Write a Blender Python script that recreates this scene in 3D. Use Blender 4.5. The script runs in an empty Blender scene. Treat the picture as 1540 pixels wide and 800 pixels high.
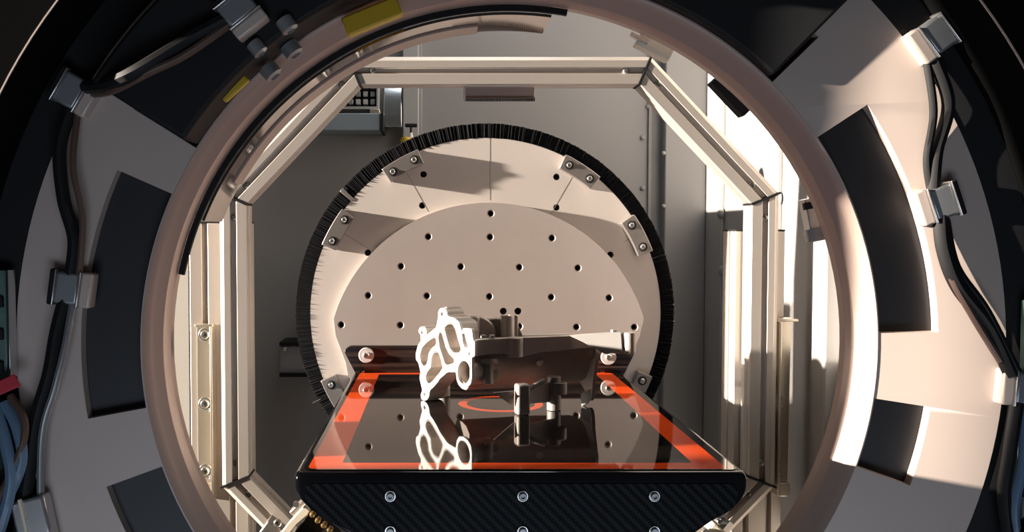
import bpy, bmesh, math, random
from mathutils import Vector, Matrix
from mathutils.geometry import tessellate_polygon

random.seed(7)
sc = bpy.context.scene
C = bpy.context.collection
PI = math.pi

# ------------------------------------------------------------------ camera
F = 1400.0                       # focal length in pixels of the 1540 px wide frame
VX, VY = 660.0, 345.0            # where lines running into depth converge
CAMZ = 1.25
PITCH = math.atan((400.0 - VY) / F)
cam_d = bpy.data.cameras.new('camera')
cam = bpy.data.objects.new('camera', cam_d)
C.objects.link(cam)
cam_d.sensor_width = 36.0
cam_d.lens = F / 1540.0 * 36.0
cam_d.shift_x = (770.0 - VX) / 1540.0
cam_d.clip_start = 0.02
cam.location = (0, 0, CAMZ)
cam.rotation_euler = (PI / 2 - PITCH, 0, 0)
sc.camera = cam

# ------------------------------------------------------------------ world, sun, lights, exposure
sc.view_settings.view_transform = 'Standard'
sc.view_settings.look = 'None'
sc.view_settings.gamma = 1.0
sc.view_settings.use_curve_mapping = False
sc.view_settings.exposure = 0.0

w = bpy.data.worlds.new('hall')
sc.world = w
w.use_nodes = True
w.node_tree.nodes['Background'].inputs[0].default_value = (0.68, 0.68, 0.72, 1)
w.node_tree.nodes['Background'].inputs[1].default_value = 0.045

SUN_DIR = Vector((1.0, 0.125, -0.15)).normalized()
sun_d = bpy.data.lights.new('sun', 'SUN')
sun_d.energy = 25.0
sun_d.angle = math.radians(1.2)
sun_d.color = (1.0, 0.88, 0.76)
sun = bpy.data.objects.new('sun', sun_d)
C.objects.link(sun)
sun.rotation_euler = SUN_DIR.to_track_quat('-Z', 'Y').to_euler()
sun.location = (-3, 0.8, 2.2)

def area(name, loc, target, sx, sy, power, color):
    d = bpy.data.lights.new(name, 'AREA')
    d.shape = 'RECTANGLE'
    d.size, d.size_y, d.energy, d.color = sx, sy, power, color
    o = bpy.data.objects.new(name, d)
    C.objects.link(o)
    o.location = loc
    o.rotation_euler = (Vector(target) - Vector(loc)).to_track_quat('-Z', 'Y').to_euler()
    return o
area('cabin_lamp', (0.08, 1.50, CAMZ + 0.95), (0.08, 1.62, CAMZ), 0.40, 0.14, 1.9, (0.92, 0.97, 1.0))
area('hall_fill', (0.1, -0.35, 0.30), (-0.25, 1.0, CAMZ - 0.35), 1.2, 0.5, 7.5, (0.72, 0.83, 1.0))  # added cool fill for the lower left, standing for daylight behind the camera

# ------------------------------------------------------------------ pixel rays, used to measure places at a chosen depth
_fw = Vector((0, math.cos(PITCH), -math.sin(PITCH)))
_up = Vector((0, math.sin(PITCH), math.cos(PITCH)))
def ray(px, py):
    return Vector(((px - VX) / F, 0, 0)) + _fw + _up * ((400.0 - py) / F)
EYE = Vector((0, 0, CAMZ))
def P(px, py, Y):
    d = ray(px, py)
    return EYE + d * (Y / d.y)
def PZ(px, py, z):
    d = ray(px, py)
    return EYE + d * ((z - CAMZ) / d.z)
def PP(px, py, O, N):
    d = ray(px, py)
    return EYE + d * ((O - EYE).dot(N) / d.dot(N))

# ------------------------------------------------------------------ materials
def mat(name, col, rough=0.5, metal=0.0, var=0.0, scale=30.0, bump=0.0, bscale=200.0,
        coat=0.0, stretch=None, ior=1.5, spec=0.5, emit=None):
    m = bpy.data.materials.new(name)
    m.use_nodes = True
    nt = m.node_tree
    b = nt.nodes['Principled BSDF']
    b.inputs['Base Color'].default_value = (*col, 1)
    b.inputs['Roughness'].default_value = rough
    b.inputs['Metallic'].default_value = metal
    b.inputs['IOR'].default_value = ior
    b.inputs['Specular IOR Level'].default_value = spec
    b.inputs['Coat Weight'].default_value = coat
    b.inputs['Coat Roughness'].default_value = 0.03
    if emit:
        b.inputs['Emission Color'].default_value = (*emit[0], 1)
        b.inputs['Emission Strength'].default_value = emit[1]
    if var or bump:
        tc = nt.nodes.new('ShaderNodeTexCoord')
        mp = nt.nodes.new('ShaderNodeMapping')
        nt.links.new(tc.outputs['Object'], mp.inputs[0])
        if stretch:
            mp.inputs['Scale'].default_value = stretch
    if var:
        n = nt.nodes.new('ShaderNodeTexNoise')
        n.inputs['Scale'].default_value = scale
        n.inputs['Detail'].default_value = 5
        nt.links.new(mp.outputs[0], n.inputs['Vector'])
        r = nt.nodes.new('ShaderNodeMapRange')
        r.inputs['To Min'].default_value = 1 - var
        r.inputs['To Max'].default_value = 1 + var
        nt.links.new(n.outputs[0], r.inputs[0])
        mx = nt.nodes.new('ShaderNodeVectorMath')
        mx.operation = 'SCALE'
        mx.inputs[0].default_value = col
        nt.links.new(r.outputs[0], mx.inputs['Scale'])
        nt.links.new(mx.outputs[0], b.inputs['Base Color'])
    if bump:
        n2 = nt.nodes.new('ShaderNodeTexNoise')
        n2.inputs['Scale'].default_value = bscale
        n2.inputs['Detail'].default_value = 3
        nt.links.new(mp.outputs[0], n2.inputs['Vector'])
        bp = nt.nodes.new('ShaderNodeBump')
        bp.inputs['Strength'].default_value = bump
        bp.inputs['Distance'].default_value = 0.001
        nt.links.new(n2.outputs[0], bp.inputs['Height'])
        nt.links.new(bp.outputs[0], b.inputs['Normal'])
    return m

def carbon(name):
    m = bpy.data.materials.new(name)
    m.use_nodes = True
    nt = m.node_tree
    b = nt.nodes['Principled BSDF']
    b.inputs['Roughness'].default_value = 0.5
    b.inputs['Specular IOR Level'].default_value = 0.06
    tc = nt.nodes.new('ShaderNodeTexCoord')
    sp = nt.nodes.new('ShaderNodeSeparateXYZ')
    nt.links.new(tc.outputs['Object'], sp.inputs[0])
    def mth(op, a, bb=None, v=None):
        n = nt.nodes.new('ShaderNodeMath')
        n.operation = op
        nt.links.new(a, n.inputs[0])
        if bb is not None:
            nt.links.new(bb, n.inputs[1])
        elif v is not None:
            n.inputs[1].default_value = v
        return n.outputs[0]
    p = 0.0026
    i = mth('FLOOR', mth('DIVIDE', sp.outputs[0], v=p))
    j = mth('FLOOR', mth('DIVIDE', sp.outputs[2], v=p))
    t = mth('FLOORED_MODULO', mth('ADD', i, j), v=4.0)
    k = mth('LESS_THAN', t, v=1.5)
    mx = nt.nodes.new('ShaderNodeMix')
    mx.data_type = 'RGBA'
    nt.links.new(k, mx.inputs[0])
    mx.inputs[6].default_value = (0.002, 0.002, 0.0025, 1)
    mx.inputs[7].default_value = (0.016, 0.018, 0.020, 1)
    nt.links.new(mx.outputs[2], b.inputs['Base Color'])
    return m

def carbon_ud(name):
    m = bpy.data.materials.new(name)
    m.use_nodes = True
    nt = m.node_tree
    b = nt.nodes['Principled BSDF']
    b.inputs['Roughness'].default_value = 0.3
    b.inputs['Coat Weight'].default_value = 0.4
    tc = nt.nodes.new('ShaderNodeTexCoord')
    mp = nt.nodes.new('ShaderNodeMapping')
    mp.inputs['Scale'].default_value = (3, 3, 260)
    nt.links.new(tc.outputs['Object'], mp.inputs[0])
    n = nt.nodes.new('ShaderNodeTexNoise')
    n.inputs['Scale'].default_value = 1.0
    nt.links.new(mp.outputs[0], n.inputs['Vector'])
    r = nt.nodes.new('ShaderNodeValToRGB')
    r.color_ramp.elements[0].position = 0.4
    r.color_ramp.elements[0].color = (0.006, 0.004, 0.004, 1)
    r.color_ramp.elements[1].position = 0.65
    r.color_ramp.elements[1].color = (0.06, 0.035, 0.028, 1)
    nt.links.new(n.outputs[0], r.inputs[0])
    nt.links.new(r.outputs[0], b.inputs['Base Color'])
    return m

M = dict(
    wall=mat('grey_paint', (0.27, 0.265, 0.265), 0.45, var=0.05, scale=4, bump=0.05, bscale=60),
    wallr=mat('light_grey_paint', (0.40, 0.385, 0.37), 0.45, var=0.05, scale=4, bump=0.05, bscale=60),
    cream=mat('cream_paint', (0.60, 0.56, 0.50), 0.5, var=0.04, scale=5),
    floor=mat('floor_paint', (0.30, 0.29, 0.28), 0.6, var=0.2, scale=6),
    sealant=mat('sealant', (0.29, 0.285, 0.28), 0.5, var=0.1, scale=40),
    alu=mat('anodised_aluminium', (0.56, 0.50, 0.44), 0.38, metal=0.45, var=0.04, scale=60, stretch=(1, 1, 1)),
    alu_dark=mat('slot_aluminium', (0.36, 0.33, 0.30), 0.4, metal=0.5),
    disc=mat('bead_blasted_aluminium', (0.58, 0.525, 0.48), 0.48, metal=0.25, var=0.04, scale=25, bump=0.05, bscale=900),
    plate=mat('milled_aluminium', (0.44, 0.385, 0.355), 0.42, metal=0.3, var=0.05, scale=30, bump=0.05, bscale=900),
    steel=mat('clamp_steel', (0.30, 0.27, 0.25), 0.35, metal=0.7, var=0.1, scale=60),
    zinc=mat('zinc_screw', (0.72, 0.70, 0.66), 0.25, metal=0.9),
    nylon=mat('nylon_washer', (0.52, 0.49, 0.47), 0.35),
    polished=mat('polished_steel', (0.34, 0.28, 0.25), 0.07, metal=1.0, var=0.05, scale=8),
    bracket=mat('plated_bracket', (0.62, 0.55, 0.45), 0.3, metal=0.7, var=0.06, scale=30),
    black=mat('black_plastic', (0.010, 0.010, 0.011), 0.6, spec=0.25),
    blackmat=mat('black_paint', (0.013, 0.013, 0.014), 0.75, var=0.2, scale=20, spec=0.2),
    flock=mat('matt_black_lining', (0.006, 0.006, 0.006), 0.9, spec=0.0),
    pit=mat('bore_shade', (0.01, 0.009, 0.008), 0.8),  # near-black colour stands in for shade inside holes and gaps
    brush=mat('black_bristle', (0.008, 0.008, 0.009), 0.25, var=0.3, scale=90, spec=0.3),
    gloss=mat('black_gloss_laminate', (0.008, 0.007, 0.007), 0.035, ior=1.6),
    hull=mat('black_gloss_hull', (0.006, 0.006, 0.008), 0.10, ior=1.55),
    orange=mat('orange_inlay', (0.80, 0.085, 0.014), 0.04, var=0.04, scale=8, ior=1.55),
    carbon=carbon('carbon_twill'),
    carbon_ud=carbon_ud('carbon_unidirectional'),
    cast=mat('cast_aluminium_shaded', (0.27, 0.235, 0.21), 0.5, metal=0.3, var=0.18, scale=120, bump=0.35, bscale=700),  # darker copy of the casting metal for parts lying in shade
    castlight=mat('cast_aluminium_lit', (0.46, 0.41, 0.37), 0.45, metal=0.3, var=0.12, scale=120, bump=0.3, bscale=700),  # brighter copy of the casting metal for parts catching light
    machined=mat('machined_aluminium', (0.52, 0.50, 0.475), 0.4, metal=0.3, var=0.04, scale=80),
    gantry=mat('beige_gantry_paint', (0.54, 0.45, 0.395), 0.42, metal=0.15, var=0.05, scale=10),
    rim=mat('bore_rim_metal', (0.46, 0.35, 0.30), 0.36, metal=0.35, var=0.04, scale=12),
    window=mat('dark_window_panel', (0.018, 0.018, 0.020), 0.40),
    grey=mat('grey_metal', (0.28, 0.29, 0.30), 0.35, metal=0.5, var=0.1, scale=30),
    silver=mat('silver_metal', (0.62, 0.62, 0.62), 0.25, metal=0.85),
    yellow=mat('yellow_paint', (0.55, 0.36, 0.02), 0.45, var=0.1, scale=30),
    red=mat('red_tape', (0.50, 0.02, 0.04), 0.45),
    blue=mat('blue_grey_cable', (0.12, 0.20, 0.30), 0.4),
    browncable=mat('brown_cable', (0.10, 0.06, 0.045), 0.5),
    pcb=mat('green_circuit_board', (0.10, 0.17, 0.15), 0.4, var=0.4, scale=60),
    tray=mat('blue_grey_enclosure', (0.20, 0.24, 0.27), 0.4, var=0.05, scale=10),
    box=mat('grey_enclosure', (0.33, 0.33, 0.33), 0.45, var=0.05, scale=10),
    brass=mat('brass_fitting', (0.55, 0.38, 0.15), 0.3, metal=0.9),
    ivory=mat('ivory_plastic', (0.78, 0.70, 0.55), 0.35),
    white=mat('white_plastic', (0.7, 0.69, 0.66), 0.4),
    scribe=mat('scribed_line', (0.22, 0.19, 0.17), 0.6),
)

# ------------------------------------------------------------------ mesh helpers
def loc_of(o):
    v = Vector((0, 0, 0))
    while o is not None:
        v += Vector(o.location)
        o = o.parent
    return v

def circ(cx, cz, r, n=32, rz=None, a0=0.0):
    rz = r if rz is None else rz
    return [(cx + r * math.cos(a0 + 2 * PI * k / n), cz + rz * math.sin(a0 + 2 * PI * k / n)) for k in range(n)]

def rounded(pts, r, n=5):
    """round the corners of a 2D polygon"""
    out = []
    m = len(pts)
    for i in range(m):
        p = Vector(pts[i]); a = Vector(pts[i - 1]); b = Vector(pts[(i + 1) % m])
        da, db = (a - p), (b - p)
        rr = min(r, da.length * 0.45, db.length * 0.45)
        s = p + da.normalized() * rr
        e = p + db.normalized() * rr
        for k in range(n + 1):
            t = k / n
            q = s * (1 - t) ** 2 + p * 2 * t * (1 - t) + e * t ** 2
            out.append((q.x, q.y))
    return out

DISH = [None]
class MB:
    def __init__(s):
        s.v = []; s.f = []
    def add(s, vs, fs):
        o = len(s.v)
        s.v += [Vector(v) for v in vs]
        s.f += [tuple(i + o for i in f) for f in fs]
        return s
    def box(s, c, size, R=None):
        c = Vector(c)
        h = [x / 2 for x in size]
        vs = []
        for sx in (-1, 1):
            for sy in (-1, 1):
                for sz in (-1, 1):
                    p = Vector((sx * h[0], sy * h[1], sz * h[2]))
                    vs.append(c + (R @ p if R else p))
        return s.add(vs, [(0, 1, 3, 2), (4, 6, 7, 5), (0, 4, 5, 1), (2, 3, 7, 6), (0, 2, 6, 4), (1, 5, 7, 3)])
    def prism(s, loops, O, U, V, N, t):
        """2D loops (outer first, then holes) in the frame O,U,V, thickened by t along N"""
        O, U, V, N = Vector(O), Vector(U), Vector(V), Vector(N)
        base = len(s.v)
        flat = [p for l in loops for p in l]
        n = len(flat)
        for off in (0, t):
            for (u, v) in flat:
                s.v.append(O + U * u + V * v + N * off)
        tris = tessellate_polygon([[Vector((u, v, 0)) for (u, v) in l] for l in loops])
        for a, b, c in tris:
            s.f.append((base + a, base + b, base + c))
            s.f.append((base + n + c, base + n + b, base + n + a))
        k = 0
        for l in loops:
            m = len(l)
            for i in range(m):
                a, b = k + i, k + (i + 1) % m
                s.f.append((base + a, base + b, base + n + b, base + n + a))
            k += m
        return s
    def prism_y(s, loops, y0, y1):
        return s.prism(loops, (0, y0, 0), (1, 0, 0), (0, 0, 1), (0, 1, 0), y1 - y0)
    def prism3(s, pts, N, t):
        """planar 3D outline thickened along N"""
        pts = [Vector(p) for p in pts]
        O = pts[0]
        N = Vector(N).normalized()
        nn = Vector((0, 0, 0))
        for i in range(len(pts)):
            nn += (pts[i] - O).cross(pts[(i + 1) % len(pts)] - O)
        nn.normalize()
        U = (pts[1] - O).normalized()
        V = nn.cross(U)
        return s.prism([[((p - O).dot(U), (p - O).dot(V)) for p in pts]], O, U, V, N, t)
    def annsec(s, c, r0, r1, a0, a1, y0, y1, n=24):
        """annular sector about the Y axis through c=(x,z); angles in degrees"""
        vs = []
        for k in range(n + 1):
            a = math.radians(a0 + (a1 - a0) * k / n)
            ca, sa = math.cos(a), math.sin(a)
            for r, y in ((r0, y0), (r1, y0), (r1, y1), (r0, y1)):
                vs.append((c[0] + r * ca, y, c[1] + r * sa))
        fs = []
        for k in range(n):
            for q in range(4):
                fs.append((k * 4 + q, k * 4 + (q + 1) % 4, k * 4 + 4 + (q + 1) % 4, k * 4 + 4 + q))
        fs.append((0, 1, 2, 3)); fs.append((n * 4 + 3, n * 4 + 2, n * 4 + 1, n * 4))
        return s.add(vs, fs)
    def lathe(s, O, A, prof, n=24, closed=False):
        """profile of (r, h) spun about axis A through O"""
        O, A = Vector(O), Vector(A).normalized()
        U = A.orthogonal().normalized()
        W = A.cross(U)
        vs, fs = [], []
        for k in range(n):
            a = 2 * PI * k / n
            d = U * math.cos(a) + W * math.sin(a)
            for r, h in prof:
                vs.append(O + d * r + A * h)
        m = len(prof)
        for k in range(n):
            k2 = (k + 1) % n
            for i in range(m if closed else m - 1):
                i2 = (i + 1) % m
                fs.append((k * m + i, k * m + i2, k2 * m + i2, k2 * m + i))
        s.add(vs, fs)
        return s
    def cyl(s, O, A, r, h, n=20, r2=None):
        r2 = r if r2 is None else r2
        return s.lathe(O, A, [(0.00001, 0), (r, 0), (r2, h), (0.00001, h)], n)
    def tube(s, pts, r, n=8):
        pts = [Vector(p) for p in pts]
        # smooth the path (Catmull-Rom)
        path = []
        for i in range(len(pts) - 1):
            p0 = pts[max(i - 1, 0)]; p1 = pts[i]; p2 = pts[i + 1]; p3 = pts[min(i + 2, len(pts) - 1)]
            for k in range(8):
                t = k / 8
                path.append(0.5 * ((2 * p1) + (p2 - p0) * t + (2 * p0 - 5 * p1 + 4 * p2 - p3) * t * t + (3 * p1 - p0 - 3 * p2 + p3) * t ** 3))
        path.append(pts[-1])
        vs, fs = [], []
        for i, p in enumerate(path):
            d = (path[min(i + 1, len(path) - 1)] - path[max(i - 1, 0)]).normalized()
            u = d.cross(Vector((0, 1, 0.013))).normalized()
            v = d.cross(u)
            for k in range(n):
                a = 2 * PI * k / n
                vs.append(p + (u * math.cos(a) + v * math.sin(a)) * r)
        for i in range(len(path) - 1):
            for k in range(n):
                fs.append((i * n + k, i * n + (k + 1) % n, i * n + n + (k + 1) % n, i * n + n + k))
        fs.append(tuple(range(n)))
        fs.append(tuple((len(path) - 1) * n + k for k in reversed(range(n))))
        return s.add(vs, fs)
    def mesh(s, name, m, off=Vector((0, 0, 0)), smooth=40):
        if DISH[0]:
            # the ring's front is dished outwards, shaped to catch more sun on the right
            for v in s.v:
                rr = math.hypot(v.x - DISH[0][0], v.z - DISH[0][1])
                v.y -= 0.019 * min(max((rr - 0.3986) / 0.127, 0.0), 1.3)
        me = bpy.data.meshes.new(name)
        me.from_pydata([tuple(v - off) for v in s.v], [], s.f)
        bm = bmesh.new()
        bm.from_mesh(me)
        bmesh.ops.remove_doubles(bm, verts=bm.verts, dist=1e-6)
        bmesh.ops.recalc_face_normals(bm, faces=bm.faces)
        bm.to_mesh(me)
        bm.free()
        me.materials.append(M[m] if isinstance(m, str) else m)
        if smooth:
            me.shade_smooth()
            me.set_sharp_from_angle(angle=math.radians(smooth))
        return me
    def build(s, name, m, parent=None, smooth=40, bevel=0.0, seg=2):
        off = loc_of(parent)
        o = bpy.data.objects.new(name, s.mesh(name, m, off, smooth))
        C.objects.link(o)
        o.parent = parent
        if bevel:
            b = o.modifiers.new('bevel', 'BEVEL')
            b.width = bevel; b.segments = seg; b.limit_method = 'ANGLE'; b.angle_limit = math.radians(35)
        return o

def tag(o, label=None, cat=None, group=None, kind=None):
    if label: o['label'] = label
    if cat: o['category'] = cat
    if group: o['group'] = group
    if kind: o['kind'] = kind
    return o

def thing(name, loc, label, cat, group=None):
    o = bpy.data.objects.new(name, None)
    o.empty_display_size = 0.05
    C.objects.link(o)
    o.location = loc
    return tag(o, label, cat, group)

def inst(me, name, parent, pos, R=None):
    o = bpy.data.objects.new(name, me)
    C.objects.link(o)
    o.parent = parent
    o.location = Vector(pos) - loc_of(parent)
    if R is not None:
        o.rotation_euler = R.to_euler()
    return o

FRONT = Vector((0, -1, 0))
def screw_mesh(name, r, h, m='zinc', n=20):
    """socket screw at the origin whose head looks towards -Y"""
    ri = r * 0.48
    return MB().lathe((0, 0, 0), FRONT, [(0.00001, h * 0.35), (ri, h * 0.35), (ri, h), (r * 0.82, h), (r, h * 0.72), (r, 0)], n).mesh(name, m)
def washer_mesh(name, r, ri, h, m='zinc', n=24):
    return MB().lathe((0, 0, 0), FRONT, [(ri, 0), (ri, h), (r * 0.93, h), (r, h * 0.6), (r, 0)], n, closed=True).mesh(name, m)
SC_S = screw_mesh('socket_screw', 0.0040, 0.003)
SC_M = screw_mesh('socket_screw_large', 0.0052, 0.0035)
SC_D = screw_mesh('dark_screw', 0.0052, 0.0035, 'blackmat')
SC_F = screw_mesh('panel_screw', 0.0040, 0.003, 'grey')
SC_B = screw_mesh('button_screw', 0.0062, 0.004)
WASH = washer_mesh('steel_washer', 0.0100, 0.003, 0.0015)
WASHN = washer_mesh('nylon_disc_washer', 0.0125, 0.004, 0.003, 'nylon')
DOME = MB().lathe((0, 0, 0), FRONT, [(0.0055, 0), (0.0055, 0.002), (0.004, 0.0042), (0.0018, 0.0046), (0.0018, 0.003), (0.00001, 0.003)], 16).mesh('dome_bolt', 'zinc')
RING_B = washer_mesh('counterbore_shade_ring', 0.0075, 0.0042, 0.0006, 'pit')  # flat near-black ring paints the shade of a counterbore

# ================================================================== SETTING
def struct(o):
    o['kind'] = 'structure'
    return o
YB = 1.95        # back wall
XR = 0.55        # right wall
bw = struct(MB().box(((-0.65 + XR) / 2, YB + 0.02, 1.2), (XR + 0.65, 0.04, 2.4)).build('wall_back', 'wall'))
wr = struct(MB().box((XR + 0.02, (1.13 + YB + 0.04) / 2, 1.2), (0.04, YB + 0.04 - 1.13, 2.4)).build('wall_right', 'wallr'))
# left door jamb (cabin is open to the left between it and the ring)
wl = struct(MB().box((-0.52, 1.867, 1.2), (0.085, 0.164, 2.4)).build('wall_left', 'cream', bevel=0.004))
struct(MB().box((-1.55, -0.395, 1.3), (0.10, 2.21, 2.6)).build('sun_block_wall', 'wall'))  # unseen wall added to keep the sun off the table's front
fl = struct(MB().box((0.0, 1.2, -0.02), (4.0, 3.2, 0.04)).build('floor', 'floor'))

def seam(px, parent, y0, y1, wd=0.006, m='sealant'):
    a = P(px, y0, YB)
    b = P(px, y1, YB)
    MB().box(((a.x + b.x) / 2, YB - 0.003, (a.z + b.z) / 2), (wd, 0.006, abs(a.z - b.z))).build('seam_strip', m, parent, bevel=0.001)
seam(632, bw, -60, 900, 0.008, 'wall')
seam(975, bw, -60, 900, 0.007)
# folded wall panel at the right end of the back wall, with sealant dabs
a = P(1002, 0, YB - 0.03)
MB().box(((a.x + XR) / 2, YB - 0.015, 1.2), (XR - a.x, 0.03, 2.39)).build('corner_panel', 'wall', bw, bevel=0.003)
for (px, py) in ((967, 207), (967, 283), (975, 160), (975, 330)):
    q = P(px, py, YB - 0.003)
    MB().lathe(q, FRONT, [(0.00001, 0.003), (0.003, 0.0025), (0.0048, 0.001), (0.005, -0.003)], 12).build('sealant_dab', 'sealant', bw)
for (px, py) in ((998, 230), (998, 310), (998, 160)):
    q = P(px, py, YB - 0.032)
    MB().lathe(q, FRONT, [(0.00001, 0.003), (0.0025, 0.0025), (0.004, 0.001), (0.0045, -0.003)], 12).build('sealant_dab', 'sealant', bw)
# vertical column behind the valve
a, b = P(606, 0, YB), P(630, 0, YB)
MB().box(((a.x + b.x) / 2, YB - 0.012, 1.45), (b.x - a.x, 0.024, 1.9)).build('cable_duct', 'box', bw, bevel=0.002)

# right wall seams and ribs
for yy, wd, hh in ((1.80, 0.010, 0.007), (1.50, 0.012, 0.008)):
    MB().box((XR - hh / 2, yy, 1.2), (hh, wd, 2.39)).build('seam_strip', 'wallr', wr, bevel=0.002)
for yy, z in ((1.80, 1.36), (1.80, 1.28), (1.79, 1.17), (1.50, 1.30), (1.50, 1.10), (1.505, 0.98)):
    MB().lathe((XR - 0.006, yy, z), (-1, 0, 0), [(0.00001, 0.006), (0.006, 0.005), (0.011, 0.001), (0.012, -0.003)], 12).build('sealant_dab', 'sealant', wr)
MB().box((XR - 0.012, 1.29, 1.2), (0.024, 0.05, 2.39)).build('wall_rib', 'wallr', wr, bevel=0.003)

# ================================================================== WALL EQUIPMENT (back left)
def pbox(px0, py0, px1, py1, Yf, Yb):
    a, b = P(px0, py0, Yf), P(px1, py1, Yf)
    return ((a.x + b.x) / 2, (Yf + Yb) / 2, (a.z + b.z) / 2), (abs(b.x - a.x), Yb - Yf, abs(a.z - b.z))

t = thing('terminal_box', P(525, 165, YB), 'pale grey terminal box with rows of dark terminals on the back wall', 'terminal box')
fa, fb = P(470, 118, 1.91), P(570, 165, 1.91)
outer = [(fa.x, fb.z), (fb.x, fb.z), (fb.x, fa.z), (fa.x, fa.z)]
ia, ib = P(474, 121, 1.91), P(566, 160, 1.91)
inner = [(ia.x, ib.z), (ib.x, ib.z), (ib.x, ia.z), (ia.x, ia.z)]
MB().prism_y([outer, inner], 1.91, 1.948).build('housing', 'box', t, bevel=0.001)
MB().box(*pbox(474, 121, 566, 160, 1.935, 1.947)).build('back_plate', 'blackmat', t)
for r, py in enumerate((129, 141, 153)):
    for k in range(8):
        px = 480 + k * 11
        MB().box(*pbox(px, py - 4, px + 7, py + 4, 1.915 if r != 1 else 1.92, 1.936)).build('terminal', 'box' if (k + r) % 3 else 'grey', t, bevel=0.0008)

t = thing('control_enclosure', P(515, 197, YB), 'blue-grey rectangular enclosure with dark lid gap below the terminal box', 'enclosure')
MB().box(*pbox(440, 170, 572, 196, 1.86, 1.948)).build('body', 'tray', t, bevel=0.002)
MB().box(*pbox(440, 164, 556, 171, 1.875, 1.948)).build('lid_gap', 'pit', t)
MB().box(*pbox(556, 164, 571, 170, 1.87, 1.948)).build('lid_block', 'bracket', t, bevel=0.001)
MB().box(*pbox(572, 170, 576, 197, 1.858, 1.948)).build('end_edge', 'blackmat', t)

pa, pb = P(577, 191, 1.925), P(604, 160, 1.925)
fold = 0.046
prof_ = [(1.925, pa.z), (1.925, pb.z), (1.925 + fold * 0.45, pb.z + fold), (1.929 + fold * 0.45, pb.z + fold), (1.9485, pb.z), (1.9485, pa.z)]
pl = MB().prism([prof_], (pa.x, 0, 0), (0, 1, 0), (0, 0, 1), (1, 0, 0), pb.x - pa.x).build('steel_plate', mat('brushed_steel_plate', (0.62, 0.66, 0.68), 0.18, metal=0.9, var=0.12, scale=25), None, bevel=0.0012)
tag(pl, 'shiny brushed steel plate on the wall right of the terminal box', 'plate')

t = thing('shutoff_valve', P(618, 215, 1.92), 'black T-handle valve with white neck and yellow body above the black brush rim', 'valve')
MB().box(*pbox(609, 185.5, 627.5, 191, 1.895, 1.905)).build('handle', 'black', t, bevel=0.002)
q = P(618, 201, 1.90)
MB().cyl(q, (0, 0, 1), 0.0022, 0.018, 12).build('stem', 'black', t)
q = P(618, 207, 1.90)
MB().cyl(q, (0, 0, 1), 0.0045, 0.010, 16, 0.003).build('neck', 'white', t)
q = P(611, 216, 1.90)
MB().lathe(q, (0, 0, 1), [(0.00001, 0), (0.011, 0), (0.012, 0.008), (0.009, 0.013), (0.00001, 0.014)], 20).build('valve_body', 'yellow', t)
MB().box((q.x, 1.925, q.z + 0.004), (0.012, 0.05, 0.010)).build('wall_pipe', 'brass', t)

t = thing('junction_box', P(436, 567, 1.94), 'small dark wall box low on the left behind the brush ring', 'junction box')
MB().box(*pbox(421, 520, 462, 562, 1.87, 1.948)).build('housing', 'wall', t, bevel=0.002)
MB().box(*pbox(420, 515, 462, 520, 1.865, 1.948)).build('top_flange', 'blackmat', t)
MB().box(*pbox(420, 561, 462, 567, 1.865, 1.948)).build('bottom_flange', 'blackmat', t)
inst(SC_S, 'screw', t, P(429, 525, 1.866))

# ================================================================== SUPPORT POSTS
def post(x0, x1, ytop_px, pxref, label):
    y0, y1 = 1.345, 1.405
    top = P(pxref, ytop_px, y0).z
    t = thing('support_post', ((x0 + x1) / 2, (y0 + y1) / 2, 0), label, 'post', 'upright posts of the octagonal frame')
    w_, d_ = x1 - x0, y1 - y0
    s = 0.0042; dp = 0.008
    # extrusion outline in plan: two slots on the front and back, one on the sides
    pts = []
    def edge(a, b, slots):
        a, b = Vector(a), Vector(b)
        dr = (b - a).normalized(); nn = Vector((-dr.y, dr.x))
        pts.append(a)
        for u in slots:
            c = a + (b - a) * u
            pts.extend([c - dr * s, c - dr * s + nn * dp, c + dr * s + nn * dp, c + dr * s])
    edge((x0, y0), (x1, y0), (0.27, 0.73))
    edge((x1, y0), (x1, y1), (0.5,))
    edge((x1, y1), (x0, y1), (0.27, 0.73))
    edge((x0, y1), (x0, y0), (0.5,))
    loop = [(p.x, p.y) for p in pts]
    MB().prism([loop], (0, 0, 0.012), (1, 0, 0), (0, 1, 0), (0, 0, 1), top - 0.0146).build('extrusion', 'alu', t, bevel=0.0008)
    MB().box(((x0 + x1) / 2, (y0 + y1) / 2, top - 0.0013), (w_ + 0.001, d_ + 0.001, 0.0026)).build('end_cap', 'black', t, bevel=0.0008)
    MB().box(((x0 + x1) / 2, (y0 + y1) / 2, 0.006), (w_ + 0.06, d_ + 0.06, 0.012)).build('foot_plate', 'steel', t, bevel=0.002)
    return t
post(P(285, 400, 1.345).x, P(370, 400, 1.345).x, 333, 304, 'upright aluminium post behind the left side of the octagonal frame')
post(P(1106, 400, 1.345).x, P(1180, 400, 1.345).x, 345, 1145, 'upright aluminium post behind the right side of the octagonal frame')

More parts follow.
